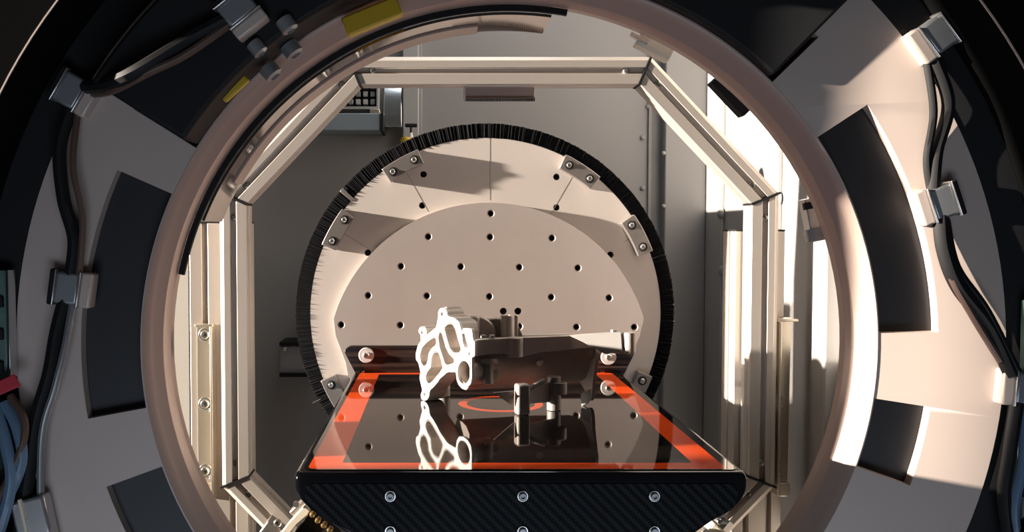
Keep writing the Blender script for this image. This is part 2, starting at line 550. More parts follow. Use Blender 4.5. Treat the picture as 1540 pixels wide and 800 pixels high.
# ================================================================== OCTAGONAL FRAME
YO = 1.30
inner_px = [(541, 128), (963, 128), (1130, 307), (1124, 714), (958, 893), (547, 893), (374, 717), (367, 304)]
ip = [P(x, y, YO) for x, y in inner_px]
cxo = sum(p.x for p in ip) / 8; czo = sum(p.z for p in ip) / 8
ax = (ip[2].x + ip[3].x - ip[6].x - ip[7].x) / 4          # half width of the opening
hx = (ip[1].x + ip[4].x - ip[0].x - ip[5].x) / 4
az = (ip[0].z + ip[1].z - ip[4].z - ip[5].z) / 4
hz = (ip[7].z + ip[2].z - ip[6].z - ip[3].z) / 4
inn = [Vector(q) for q in ((-hx, az), (hx, az), (ax, hz), (ax, -hz), (hx, -az), (-hx, -az), (-ax, -hz), (-ax, hz))]
def offs(o):
    """corners of the octagon pushed outwards by o"""
    res = []
    for i in range(8):
        p = inn[i]; a = inn[i - 1]; b = inn[(i + 1) % 8]
        d1 = (p - a).normalized(); d2 = (b - p).normalized()
        n1 = Vector((-d1.y, d1.x)); n2 = Vector((-d2.y, d2.x))   # outward for a clockwise loop
        m = (n1 + n2).normalized()
        res.append(p + m * (o / m.dot(n1)))
    return res
WB = 0.0385      # bar width
frame = thing('octagonal_frame', (cxo, YO + 0.018, czo - az - WB), 'octagon of slotted aluminium profile bars between the ring and the disc', 'frame')
# profile section: (outward offset, depth); front slot, inner slot, outer slot
sec = [(0.0, 0.0), (0.0145, 0.0), (0.0145, 0.006), (0.0230, 0.006), (0.0230, 0.0), (0.0325, 0.0), (WB, 0.0055),
       (WB, 0.0385), (0.0, 0.0385), (0.0, 0.0235), (0.0025, 0.0235), (0.0025, 0.0200), (0.0, 0.0200), (0.0, 0.0165), (0.0025, 0.0165), (0.0025, 0.0130), (0.0, 0.0130)]
cache = [offs(o) for o, y in sec]
for i in range(8):
    j = (i + 1) % 8
    vs, fs = [], []
    n = len(sec)
    dr = (inn[j] - inn[i]).normalized()
    for end, sg in ((i, 0.0017), (j, -0.0017)):
        for k, (o, y) in enumerate(sec):
            q = cache[k][end] + dr * sg
            vs.append((cxo + q.x, YO + y, czo + q.y))
    for k in range(n):
        fs.append((k, (k + 1) % n, n + (k + 1) % n, n + k))
    mb = MB().add(vs, fs)
    for base in (0, n):
        for a, b, c in tessellate_polygon([[Vector((o, y, 0)) for o, y in sec]]):
            mb.f.append((base + a, base + b, base + c))
    bar = mb.build('profile_bar', 'alu', frame, bevel=0.0006)
    # dome bolts sitting in the front slot near both ends
    c17 = offs(0.01875)
    L = (c17[j] - c17[i]).length
    for u in (0.026, L - 0.026):
        q = c17[i] + dr * u
        inst(DOME, 'bolt', bar, (cxo + q.x, YO + 0.0062, czo + q.y))
    # black mitre plate at corner i
    c0, c1 = offs(-0.0008)[i], offs(WB + 0.0012)[i]
    U = Vector((c1 - c0)); ln = U.length; U.normalize()
    pd = Vector((-U.y, U.x))
    O = Vector((cxo + c0.x - pd.x * 0.0013, YO - 0.0010, czo + c0.y - pd.y * 0.0013))
    MB().prism([[(0, 0), (ln, 0), (ln, 0.040), (0, 0.040)]], O, (U.x, 0, U.y), (0, 1, 0), (pd.x, 0, pd.y), 0.0026).build('mitre_plate', 'black', frame, smooth=0)

# bent clip hanging under the top bar
a, b = P(699, 130, YO + 0.03), P(804, 147, YO + 0.03)
cl = MB().box(((a.x + b.x) / 2, YO + 0.031, (a.z + b.z) / 2), (b.x - a.x, 0.002, a.z - b.z)).build('clip_plate', 'rim', frame, bevel=0.0008)
ze = b.z
nt_ = 44
mb = MB()
for k in range(nt_):
    x = a.x + (b.x - a.x) * (k + 0.5) / nt_
    wdt = (b.x - a.x) / nt_
    mb.box((x, YO + 0.027 - 0.0006 * (k % 2), ze - 0.0022), (wdt * 0.8, 0.006, 0.0046), Matrix.Rotation(math.radians(35), 3, 'X'))
tag(mb.build('serrated_edge', 'polished', cl), kind='stuff')
MB().box((a.x - 0.0006, YO + 0.027, (a.z + ze) / 2 - 0.002), (0.0025, 0.010, a.z - ze + 0.003)).build('clip_end', 'nylon', cl, bevel=0.0008)

# angle brackets tying the frame to its posts
YA = 1.340
def zpx(px, py, Y):
    return P(px, py, Y).z
a, b = P(296, 487, YA), P(326, 750, YA)
poly = rounded([(a.x, a.z), (b.x, a.z), (b.x, b.z), (a.x + 0.010, b.z), (a.x, b.z + 0.030)], 0.004)
br = MB().prism_y([poly], YA, YA + 0.004).build('angle_bracket', 'bracket', frame, bevel=0.0006)
MB().box((b.x - 0.0015, YA - 0.010, (a.z + b.z) / 2), (0.003, 0.022, a.z - b.z - 0.004)).build('flange', 'bracket', br, bevel=0.0006)
MB().box(((a.x + b.x) / 2, YA - 0.006, a.z - 0.0015), (b.x - a.x, 0.014, 0.004)).build('top_tab', 'bracket', br, bevel=0.0012)
MB().box(((a.x + b.x) / 2, YA - 0.006, b.z + 0.012), (0.020, 0.012, 0.022), Matrix.Rotation(math.radians(-30), 3, 'X')).build('bottom_tab', 'bracket', br, bevel=0.0012)
for py in (503, 607, 708):
    q = P(309, py, YA)
    inst(WASH, 'washer', br, (q.x, YA, q.z))
    inst(SC_B, 'screw', br, (q.x, YA - 0.0015, q.z))
    q = P(319, py + 12, YA)
    inst(SC_S, 'screw', br, (q.x, YA, q.z))
YA2 = 1.332
a, b = P(1164, 481, YA2), P(1189, 742, YA2)
poly = rounded([(a.x, a.z), (b.x, a.z), (b.x - 0.002, b.z + 0.02), (b.x - 0.003, b.z), (a.x, b.z)], 0.003)
holes = []
for px, py in ((1175, 505), (1175, 600), (1174, 697), (1173, 711)):
    q = P(px, py, YA2)
    holes.append(circ(q.x, q.z, 0.0036, 14))
br = MB().prism_y([poly] + holes, YA2 + 0.008, YA2 + 0.012).build('angle_bracket', 'bracket', frame)
MB().box((a.x + 0.0025, YA2 - 0.006, (a.z + b.z) / 2), (0.004, 0.030, a.z - b.z - 0.004)).build('flange', 'bracket', br, bevel=0.0012)
MB().box(((a.x + b.x) / 2, YA2 - 0.004, a.z + 0.001), (b.x - a.x + 0.003, 0.026, 0.004)).build('top_tab', 'bracket', br, bevel=0.0012)
MB().box(((a.x + b.x) / 2 + 0.001, YA2 - 0.006, b.z + 0.008), (0.016, 0.010, 0.020)).build('bottom_tab', 'bracket', br, bevel=0.002)
for px, py in ((1174, 512), (1173, 610), (1173, 715)):
    q = P(px, py, YA2 + 0.008)
    inst(SC_S, 'screw', br, (q.x, YA2 + 0.008, q.z))

# ================================================================== ROTARY DISC
YD = 1.53
pd_ = P(730, 472, YD)
DX, DZ = pd_.x, pd_.z
k_ = YD / F
disc = thing('rotary_disc', (DX, YD + 0.05, 0.0), 'large pale aluminium faceplate disc edged with a black brush ring', 'disc')
RD = 264 * k_
holes = []
for px, py in ((637, 262), (837, 266), (635, 309), (837, 312), (553, 380), (918, 383)):
    q = P(px, py, YD)
    holes.append(circ(q.x, q.z, 5.0 * k_, 16))
MB().prism_y([circ(DX, DZ, RD, 160)] + holes, YD, YD + 0.014).build('disc_plate', 'disc', disc)
MB().lathe((DX, YD + 0.0145, DZ), (0, 1, 0), [(0.0001, 0), (RD - 0.01, 0), (RD - 0.01, 0.004), (0.06, 0.02), (0.06, 0.06), (0.0001, 0.06)], 64).build('backing_hub', 'pit', disc)
MB().lathe((DX, YD + 0.076, DZ), (0, 1, 0), [(0.0001, 0), (0.235, 0), (0.245, 0.01), (0.245, 0.27), (0.0001, 0.27)], 64).build('drive_housing', 'blackmat', disc)
MB().box((DX, YD + 0.20, (DZ - 0.15) / 2), (0.34, 0.22, DZ - 0.15)).build('pedestal', 'blackmat', disc, bevel=0.006)
# brush ring, in segments with small gaps
def bristles(a0, a1):
    n = int((a1 - a0) * 2.0)
    mb = MB()
    r0, r1 = 264.6 * k_, 287 * k_
    for k in range(n):
        ang = math.radians(a0 + (a1 - a0) * (k + 0.5) / n + random.uniform(-0.06, 0.06))
        da = math.radians((a1 - a0) / n * 0.9)
        tw = random.uniform(-0.0025, 0.0025)
        y = YD - 0.001 + random.uniform(-0.0012, 0.0012)
        ro = r1 + random.uniform(-0.0007, 0.0004)
        def q(r, a, yy):
            return (DX + r * math.cos(a), yy, DZ + r * math.sin(a))
        # ridge: raised middle, lower flanks
        vs = [q(r0, ang - da, y + 0.005), q(r0, ang, y), q(r0, ang + da, y + 0.005),
              q(ro, ang - da + tw, y + 0.012), q(ro, ang + tw, y + 0.008), q(ro, ang + da + tw, y + 0.012),
              q(r0, ang, y + 0.014), q(ro, ang + tw, y + 0.016)]
        mb.add(vs, [(0, 1, 4, 3), (1, 2, 5, 4), (0, 3, 7, 6), (2, 6, 7, 5), (3, 4, 5, 7), (0, 6, 2, 1)])
    return mb
segs = [(140.0, 258.0), (258.6, 378.0), (378.6, 498.6)]
for a0, a1 in segs:
    tag(bristles(a0, a1).build('bristle_strip', 'brush', disc, smooth=20), kind='stuff')
    MB().annsec((DX, DZ), RD + 0.0002, RD + 0.004, a0, a1, YD + 0.016, YD + 0.022, 60).build('brush_holder', 'black', disc)
# brush joint piece
MB().annsec((DX, DZ), 262 * k_, 286 * k_, 138.7, 139.9, YD - 0.001, YD + 0.006, 4).build('brush_joint', 'steel', disc, bevel=0.0008)
# clamps
for ang, hw in ((119.0, 6.6), (150.2, 6.6), (57.0, 6.6), (27.6, 6.6), (208.5, 6.6), (-27.0, 6.6), (240, 6.6), (300, 6.6)):
    YC = YD - 0.018
    mb = MB().annsec((DX, DZ), 243 * k_, 266 * k_, ang - hw, ang + hw, YC, YD - 0.0002, 10)
    c = mb.build('clamp', 'steel', disc, bevel=0.0010)
    for s_ in (-1, 1):
        aa = math.radians(ang + s_ * hw * 0.62)
        q = (DX + 254 * k_ * math.cos(aa), YC, DZ + 254 * k_ * math.sin(aa))
        inst(RING_B, 'counterbore_shade', c, q)
        inst(SC_S, 'screw', c, q)
# scribed lines
def scribe(p0, p1):
    a, b = P(*p0, YD - 0.0002), P(*p1, YD - 0.0002)
    d = (b - a); L = d.length; d.normalize()
    MB().prism([[(0, -0.0004), (L, -0.0004), (L, 0.0004), (0, 0.0004)]], a, d, d.cross(Vector((0, 1, 0))), (0, 1, 0), 0.0001).build('scribe_line', 'scribe', disc, smooth=0)
for p0, p1 in (((737, 208), (737, 301)), ((611, 259), (644, 318)), ((517, 351), (556, 375)), ((863, 262), (829, 321)), ((952, 356), (938, 364)), ((482, 600), (470, 606))):
    scribe(p0, p1)

# inner mounting plate (arc-topped), drilled
YP = 1.515
kp = YP / F
cp = P(735, 548, YP)
RP = 244 * kp
out = []
for k in range(61):
    a = math.radians(163.5 + (16.5 - 163.5) * k / 60)
    out.append((cp.x + RP * math.cos(a), cp.z + RP * math.sin(a)))
for px, py in ((962, 505), (945, 545), (935, 600), (925, 690), (545, 690), (530, 600), (520, 545), (505, 505)):
    q = P(px, py, YP)
    out.append((q.x, q.z))
holes = []
hp = [(738, 321), (644, 356), (737, 356.5), (830, 358), (603, 400.5), (693, 401), (781, 402), (869, 403),
      (553.5, 444.5), (642, 445), (736, 446), (829, 447), (916, 448), (513, 488.5), (602, 489), (692, 490), (781, 491), (867, 492), (954, 492)]
for px, py in hp:
    q = P(px, py, YP)
    holes.append(circ(q.x, q.z, 0.0062, 20))
for px, py in ((757, 468), (779, 468)):
    q = P(px, py, YP)
    holes.append(circ(q.x, q.z, 0.0058, 16))
mp_ = MB().prism_y([out] + holes, YP, YD - 0.0004).build('mounting_plate', 'plate', disc)
cs_ = MB().lathe((0, 0, 0), FRONT, [(0.0062, 0.0), (0.0044, -0.0022), (0.0043, -0.0135), (0.0060, -0.0135)], 20, closed=True).mesh('countersink', 'plate')
bm_ = MB().lathe((0, 0, 0), FRONT, [(0.00001, 0), (0.0047, 0), (0.0047, 0.001), (0.00001, 0.001)], 14).mesh('hole_bottom', 'pit')  # near-black disc paints the shade at the bottom of a hole
for px, py in hp:
    h_ = inst(cs_, 'countersink', mp_, P(px, py, YP))
    b_ = inst(bm_, 'hole_bottom', mp_, P(px, py, YP) + Vector((0, 0.0134, 0)))
for px, py in ((757, 468), (779, 468)):
    q = P(px, py, YP)
    inst(SC_D, 'screw', mp_, (q.x, YP + 0.009, q.z))

# ================================================================== TABLE
ZT = P(700, 709, 0.885).z
TX0, TX1 = -0.1395, 0.2975
TY0, TY1 = 0.885, 1.5045
table = thing('sample_table', ((TX0 + TX1) / 2, 1.2, ZT - 0.11), 'glossy black carbon-fibre sample table with orange border cantilevered from the disc', 'table')
# hull cross-section (x, z), rounded at the upper edges
hb = 0.115
secp = rounded([(TX0, ZT - 0.002), (TX1, ZT - 0.002), (TX1 - 0.001, ZT - 0.024), (TX1 - 0.135, ZT - hb), (TX0 + 0.135, ZT - hb), (TX0 + 0.001, ZT - 0.024)], 0.020, 8)
# top edge stays crisp: smaller radius there
def section(inset, zr=0.007):
    x0, x1 = TX0 + inset, TX1 - inset
    zt, zb = ZT - 0.0008 - inset, ZT - hb + inset
    raw = [((x0, zt), zr), ((x1, zt), zr), ((x1, zt - 0.022), 0.022), ((x1 - 0.125, zb), 0.03), ((x0 + 0.125, zb), 0.03), ((x0, zt - 0.022), 0.022)]
    pts = [r[0] for r in raw]
    outp = []
    m = len(pts)
    for i in range(m):
        p = Vector(pts[i]); a = Vector(pts[i - 1]); b = Vector(pts[(i + 1) % m])
        da, db = a - p, b - p
        rr = min(raw[i][1], da.length * 0.48, db.length * 0.48)
        s0 = p + da.normalized() * rr; e0 = p + db.normalized() * rr
        for k in range(7):
            t_ = k / 6
            q = s0 * (1 - t_) ** 2 + p * 2 * t_ * (1 - t_) + e0 * t_ ** 2
            outp.append((q.x, q.y))
    return outp
mb = MB()
rings = [(0.0085, TY0), (0.0035, TY0 + 0.0008), (0.0010, TY0 + 0.0035), (0.0, TY0 + 0.0085), (0.0, TY1)]
n = len(section(0))
for ins, y in rings:
    mb.v += [Vector((x, y, z)) for x, z in section(ins)]
for k in range(len(rings) - 1):
    for i in range(n):
        mb.f.append((k * n + i, k * n + (i + 1) % n, k * n + n + (i + 1) % n, k * n + n + i))
for base in (0, (len(rings) - 1) * n):
    for a, b, c in tessellate_polygon([[Vector((x, z, 0)) for x, z in section(0.0085)]]):
        mb.f.append((base + a, base + b, base + c))
mb.build('hull', 'hull', table, smooth=50)
# the laminate top and the orange inlay
o_x0, o_x1, o_y0, o_y1 = -0.1275, 0.2800, 0.8945, 1.5010
i_x0, i_x1, i_y0, i_y1 = -0.0960, 0.2520, 0.9185, 1.4840
def rect(x0, x1, y0, y1, r=0.008):
    return rounded([(x0, y0), (x1, y0), (x1, y1), (x0, y1)], r, 5)
def slab(loops, z0, z1):
    return MB().prism(loops, (0, 0, z0), (1, 0, 0), (0, 1, 0), (0, 0, 1), z1 - z0)
slab([rect(TX0 + 0.0075, TX1 - 0.0075, TY0 + 0.0075, TY1 - 0.001, 0.008), rect(o_x0, o_x1, o_y0, o_y1, 0.010)], ZT - 0.0008, ZT).build('edge_laminate', 'gloss', table, smooth=0)
slab([rect(o_x0, o_x1, o_y0, o_y1, 0.010), rect(i_x0, i_x1, i_y0, i_y1, 0.004)], ZT - 0.0008, ZT).build('orange_border', 'orange', table, smooth=0)
q = PZ(753, 607, ZT)
rc = 64.0 * q.y / F
slab([rect(i_x0, i_x1, i_y0, i_y1, 0.004), circ(q.x, q.y, rc, 64)], ZT - 0.0008, ZT).build('top_laminate', 'gloss', table, smooth=0)
slab([circ(q.x, q.y, rc, 64), circ(q.x, q.y, rc - 0.011, 64)], ZT - 0.0008, ZT).build('orange_ring', 'orange', table, smooth=0)
slab([circ(q.x, q.y, rc - 0.011, 64)], ZT - 0.0008, ZT).build('centre_laminate', 'gloss', table, smooth=0)
# carbon front panel
fp = section(0.011)
fpan = MB().prism_y([fp], TY0 - 0.0012, TY0 + 0.001).build('front_panel', 'carbon', table, smooth=0)
for px in (587, 786, 984):
    for py in (746, 799):
        q = P(px, py, TY0 - 0.0012)
        inst(WASH, 'washer', fpan, (q.x, TY0 - 0.0012, q.z)).scale = (0.55, 1, 0.55)
        inst(SC_F, 'screw', fpan, (q.x, TY0 - 0.0026, q.z))
# mounting flange bolted to the plate
YF = YP - 0.0095
fpx = [(517, 528), (525, 520), (946, 520), (955, 530), (934, 572), (930, 640), (545, 640), (540, 572)]
fl_pts = [(P(x, y, YF).x, P(x, y, YF).z) for x, y in fpx]
flg = MB().prism_y([rounded(fl_pts, 0.006, 4)], YF, YP - 0.0003).build('mounting_flange', 'carbon_ud', disc, bevel=0.001)
for px, py in ((551, 534), (915, 537)):
    q = P(px, py, YF)
    inst(WASHN, 'washer', flg, (q.x, YF, q.z))
    inst(SC_M, 'screw', flg, (q.x, YF - 0.003, q.z))
for px in (545, 905):
    q = P(px, 556, YF)
    MB().lathe((q.x, YF - 0.001, q.z - 0.002), FRONT, [(0.00001, 0.008), (0.004, 0.007), (0.005, 0.0)], 14).build('locating_pin', 'polished', flg)

# ================================================================== CASTING
A0 = PZ(640, 603, ZT + 0.0004)
NF = Vector((-0.84, -0.54, 0)).normalized()        # gasket face looks left and towards the viewer
UF = Vector((0.54, -0.84, 0)).normalized()
VZ = Vector((0, 0, 1))
cast = thing('cast_housing', (0.11, 1.21, ZT), 'cast aluminium engine housing with a pierced gasket face standing on the table', 'casting')
def fz(zx, zy):
    """zoomed-crop coordinate -> face-plane (u,v)"""
    p = PP(620 + zx / 5.0, 455 + zy / 5.0, A0, NF)
    return ((p - A0).dot(UF), (p - A0).dot(VZ))
def fl_(pts):
    return [fz(*p) for p in pts]
outl = [(195, 110), (195, 70), (208, 44), (230, 38), (252, 48), (262, 76), (266, 102), (320, 118), (352, 148), (372, 225), (382, 192), (446, 196), (458, 285), (470, 292),
        (470, 404), (446, 412), (448, 560), (440, 610), (415, 636), (385, 642), (352, 625), (334, 580), (328, 522), (265, 522), (205, 575), (190, 600), (160, 634), (132, 660),
        (124, 712), (108, 734), (84, 738), (66, 722), (64, 690), (76, 660), (62, 600), (54, 565), (62, 520), (46, 452), (28, 430), (26, 384), (44, 318), (66, 286),
        (62, 240), (46, 222), (52, 192), (72, 178), (95, 184), (106, 206), (106, 246), (180, 186)]
h1 = [(60, 395), (75, 342), (110, 302), (160, 268), (176, 272), (178, 310), (140, 345), (120, 380), (115, 430), (103, 465), (85, 474), (66, 444)]
h2 = [(102, 560), (115, 522), (140, 492), (148, 410), (163, 380), (195, 378), (213, 430), (226, 490), (200, 528), (150, 588), (126, 606), (110, 592)]
h3 = [(208, 224), (222, 240), (250, 340), (275, 390), (312, 428), (312, 448), (262, 466), (246, 452), (208, 335), (197, 260)]
h4 = [(243, 192), (268, 166), (300, 165), (320, 200), (345, 290), (364, 352), (352, 373), (312, 372), (284, 340), (260, 260)]
h5 = circ(388, 525, 48, 28, 88)
h6 = [(373, 236), (392, 230), (417, 334), (393, 341), (380, 300)]
sm = [circ(222, 85, 10, 12, 16), circ(72, 225, 9, 12, 14), circ(92, 690, 8, 12, 14), circ(428, 385, 7, 12, 14)]
def shrink(l, d):
    # offset a loop outwards along its vertex normals
    n = len(l)
    ar = sum(l[k][0] * l[(k + 1) % n][1] - l[(k + 1) % n][0] * l[k][1] for k in range(n))
    sg = 1 if ar > 0 else -1
    res = []
    for k in range(n):
        p = Vector(l[k]); t_ = (Vector(l[(k + 1) % n]) - Vector(l[k - 1]))
        if t_.length < 1e-9:
            res.append(l[k]); continue
        t_.normalize()
        q = p + Vector((t_.y, -t_.x)) * sg * d
        res.append((q.x, q.y))
    return res
loops = [fl_(rounded(outl, 10, 2))] + [shrink(fl_(rounded(h, 9, 3)), 0.0009) for h in (h1, h2, h3, h4)] + [fl_(h5), fl_(h6)] + [fl_(s) for s in sm]
MB().prism([loops[0]] + [shrink(h, 0.0018) for h in loops[1:5]] + loops[5:], A0, UF, VZ, -NF, 0.004).build('gasket_face', 'machined', cast)
for h in loops[1:5]:
    MB().prism([shrink(h, 0.0007), h], A0, UF, VZ, -NF, 0.004).build('chamber_rim', 'machined', cast)
outl2 = [p for p in outl[:10]] + [(368, 240), (374, 300), (366, 400), (335, 430), (322, 520)] + outl[23:]
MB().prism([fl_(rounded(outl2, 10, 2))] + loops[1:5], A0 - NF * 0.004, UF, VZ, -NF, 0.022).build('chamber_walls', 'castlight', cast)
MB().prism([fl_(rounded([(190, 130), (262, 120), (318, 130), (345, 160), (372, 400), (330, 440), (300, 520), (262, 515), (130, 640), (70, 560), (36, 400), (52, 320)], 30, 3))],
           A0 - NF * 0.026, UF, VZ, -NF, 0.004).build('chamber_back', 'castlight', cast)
# long wall line of the housing
B0 = P(714, 512, 1.168)
B1 = P(955, 500, 1.222)
DL = Vector((B1.x - B0.x, B1.y - B0.y, 0)).normalized()
NL = Vector((DL.y, -DL.x, 0)).normalized()         # towards the viewer
def lz(px, py):
    return PP(px, py, B0, NL)
def zf(px, py):
    p = lz(px, py) - B0
    return (p.dot(DL), p.z)
flp = [(711, 513), (724, 511), (760, 509), (782, 508), (812, 507), (850, 505.5), (858, 505), (880, 503.5), (932, 500), (932, 520), (898, 522), (862, 525), (846, 527), (812, 530),
       (800, 533), (786, 537), (770, 537), (764, 534), (758, 531.5), (735, 533), (714, 536)]
MB().prism([[zf(*p) for p in flp]], B0, DL, VZ, -NL, 0.013).build('top_flange', 'castlight', cast, bevel=0.0010)
# proud land on the flange (rounded boss around a bolt)
q = lz(776, 508)
MB().cyl(Vector((q.x, q.y, lz(776, 537).z)) - NL * 0.004, VZ, 0.0105, q.z - lz(776, 537).z, 24).build('flange_boss', 'castlight', cast, bevel=0.0006)
# raised cast lettering bar
MB().prism([[zf(*p) for p in ((733, 529), (757, 527.5), (757, 530), (733, 532))]], B0 + NL * 0.0008, DL, VZ, -NL, 0.002).build('casting_mark', 'castlight', cast)
for px in (729, 742, 926):
    q = lz(px, 508 if px < 800 else 500)
    MB().box(q - NL * 0.006 + VZ * 0.001, (0.006, 0.006, 0.004), Matrix.Rotation(math.atan2(DL.y, DL.x), 3, 'Z')).build('locating_pad', 'machined', cast, bevel=0.0004)

# curved shell under the flange (loft)
hT = lz(730, 533).z - ZT
prof0 = [(0.006, hT + 0.004), (0.004, hT - 0.008), (0.006, hT - 0.020), (0.012, 0.041), (0.022, 0.030), (0.036, 0.0235), (0.055, 0.022), (0.080, 0.024), (0.098, 0.040), (0.100, hT + 0.004), (0.085, hT + 0.004), (0.040, hT + 0.006)]
Lc = lz(897, 540) - B0
Lc = Lc.dot(DL)
mb = MB()
ns = 14
for k in range(ns + 1):
    s_ = -0.001 + (Lc + 0.001) * k / ns
    lift = 0.010 * max(0, (k / ns - 0.55)) ** 1.2
    pull = 0.010 * (k / ns) ** 2
    for d, h in prof0:
        hh = h + lift * (1 if h < hT - 0.01 else 0)
        dd = d + (pull if h < hT - 0.01 else 0)
        p = B0 + DL * s_ - NL * dd
        mb.v.append(Vector((p.x, p.y, ZT + hh)))
m_ = len(prof0)
for k in range(ns):
    for i in range(m_):
        mb.f.append((k * m_ + i, k * m_ + (i + 1) % m_, k * m_ + m_ + (i + 1) % m_, k * m_ + m_ + i))
for base in (0, ns * m_):
    for a, b, c in tessellate_polygon([[Vector((d, h, 0)) for d, h in prof0]]):
        mb.f.append((base + a, base + b, base + c))
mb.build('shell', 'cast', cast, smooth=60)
# end wall fin on the right (curved lip)
O_ = B0 + DL * (Lc - 0.001)
fin = [(0.000, hT + 0.002), (-0.002, hT - 0.006), (0.004, 0.050), (0.009, 0.032), (0.011, 0.016), (0.015, 0.006), (0.024, 0.004), (0.034, 0.016), (0.060, 0.028), (0.098, 0.042), (0.10, hT)]
MB().prism([rounded(fin, 0.004, 3)], Vector((O_.x, O_.y, ZT)), -NL, VZ, DL, 0.0045).build('end_wall', 'cast', cast, bevel=0.0012)
# lower lug of the end wall, given brighter metal to stand in for sunlight
pf = [PP(x, y, O_ - DL * 0.004 - NL * 0.008, (NF + NL * 1.2).normalized()) for x, y in ((873, 592), (886, 585), (887, 598), (882, 607), (874, 611))]
MB().prism3(pf, DL, 0.003).build('end_lug', 'machined', cast, bevel=0.0005)
# rough gusset plate right of the flange, outlined and tilted to carry its sunlight
NG = Vector((-0.16, -0.95, 0.10)).normalized()
G0 = P(858, 505, 1.199)
gp = [PP(x, y, G0, NG) for x, y in ((857, 505), (870, 503), (934, 499), (936, 528), (929, 532), (920, 531), (912, 533), (904, 530), (897, 525), (888, 521), (878, 515))]
MB().prism3(gp, -NG, 0.006).build('gusset_plate', 'machined', cast, bevel=0.0005)
pe = gp[2]
q0 = P(946, 530, pe.y + 0.004); q1 = P(946, 500, pe.y + 0.004)
MB().lathe(q0, VZ, [(0.0035, 0.004), (0.0035, 0), (0.0085, 0), (0.0080, q1.z - q0.z), (0.00001, q1.z - q0.z)], 22).build('end_boss', 'castlight', cast)
MB().box(q0 + Vector((-0.007, 0, (q1.z - q0.z) * 0.55)), (0.012, 0.008, (q1.z - q0.z) * 0.8)).build('boss_web', 'cast', cast, bevel=0.001)
# bosses and dimples on the shell
q = PP(736, 543, B0 + NL * 0.001, NL)
MB().lathe(Vector((q.x, q.y, q.z)) - NL * 0.006, (0, -0.25, -1), [(0.0045, 0.004), (0.0045, 0.0), (0.0125, -0.001), (0.0125, 0.004), (0.0072, 0.006), (0.0065, 0.030), (0.00001, 0.031)], 24).build('bolt_boss', 'cast', cast)
q = PP(744, 566, B0, NL)
MB().lathe(q - NL * 0.014, NL, [(0.010, 0), (0.009, 0.008), (0.006, 0.012), (0.00001, 0.012)], 22).build('side_boss', 'cast', cast)
q = PP(815, 545, B0, NL)
MB().lathe(q - NL * 0.008, NL + Vector((-0.4, 0, -0.3)), [(0.0045, 0), (0.0038, 0.006), (0.00001, 0.007)], 16).build('bump', 'castlight', cast)
# feet
f1 = PZ(786, 625, ZT)
Rz = Matrix.Rotation(math.radians(15), 3, 'Z')
MB().box((f1.x, f1.y + 0.008, ZT + 0.0195), (0.017, 0.016, 0.0388), Rz).build('foot', 'cast', cast, bevel=0.003, seg=3)
f2 = PZ(834, 618.5, ZT)
MB().cyl((f2.x, f2.y + 0.008, ZT + 0.0002), VZ, 0.0090, 0.044, 24).build('foot', 'cast', cast, bevel=0.0008)
MB().cyl((f2.x + 0.006, f2.y + 0.006, ZT + 0.021), VZ, 0.0105, 0.016, 24).build('foot_boss', 'cast', cast, bevel=0.0012)
f3 = PZ(668, 597, ZT)
MB().cyl((f3.x, f3.y + 0.006, ZT + 0.0002), VZ, 0.0085, 0.030, 20).build('foot', 'castlight', cast, bevel=0.0012)
f4 = PZ(640, 601, ZT)
# webs between the feet
a, b = Vector((f1.x, f1.y + 0.010, ZT)), Vector((f2.x, f2.y + 0.010, ZT))
MB().prism3([a + VZ * 0.013, b + VZ * 0.011, b + VZ * 0.036, a + VZ * 0.036], (b - a).cross(VZ), 0.003).build('foot_web', 'castlight', cast)
p1, p2 = PZ(773, 612, ZT - 0.0) , None
wp = [P(772, 611, f1.y + 0.006), P(772, 588, f1.y + 0.006), P(742, 588, f1.y - 0.006), P(745, 591, f1.y - 0.006)]
MB().prism3([wp[0], wp[1], Vector((wp[2].x, wp[2].y, wp[1].z))], (0.1, 1, 0), 0.003).build('foot_web', 'cast', cast)  # darker casting metal chosen to show this web shaded
# slanting rib
r0, r1 = P(793, 587, f1.y + 0.012), P(819, 572, f1.y + 0.022)
MB().tube([r0, (r0 + r1) / 2 + Vector((0, 0, 0.001)), r1], 0.0035, 10).build('rib', 'cast', cast)
# dark cross wall between the face and the shell (holds the bored port)
cc = fz(388, 525)
pc = A0 + UF * cc[0] + VZ * cc[1]
MB().lathe(pc - NF * 0.004, -NF, [(0.0166, 0.0), (0.0166, 0.034), (0.0149, 0.034), (0.0149, 0.0)], 32, closed=True).build('bored_port', 'castlight', cast)
# upper housing block at the back left, made of turrets joined by a wall
YU = 1.255
def up(px, py, Y=YU):
    return P(px, py, Y)
def turret(px, w_px, py0, py1, Y, m='castlight', name='turret'):
    a, b = up(px, py1, Y), up(px, py0, Y)
    r = w_px / 2 * Y / F
    return MB().lathe(a, VZ, [(0.00001, 0), (r * 1.04, 0), (r, b.z - a.z - 0.001), (r - 0.001, b.z - a.z), (r * 0.45, b.z - a.z), (r * 0.45, b.z - a.z - 0.01), (0.00001, b.z - a.z - 0.01)], 24).build(name, m, cast)
turret(713, 16, 476, 540, 1.235)
turret(763, 21, 474, 540, 1.240)
turret(776, 7, 474, 540, 1.247)
a, b = up(704, 540, 1.245), up(780, 477, 1.245)
MB().box(((a.x + b.x) / 2, 1.252, (a.z + b.z) / 2), (b.x - a.x, 0.012, b.z - a.z)).build('housing_wall', 'cast', cast, bevel=0.0015)
q = up(718, 505, 1.243)
MB().lathe(q, FRONT, [(0.00001, 0.003), (0.024, 0.003), (0.0255, 0.0015), (0.026, 0.0)], 40).build('bearing_seat', 'castlight', cast)
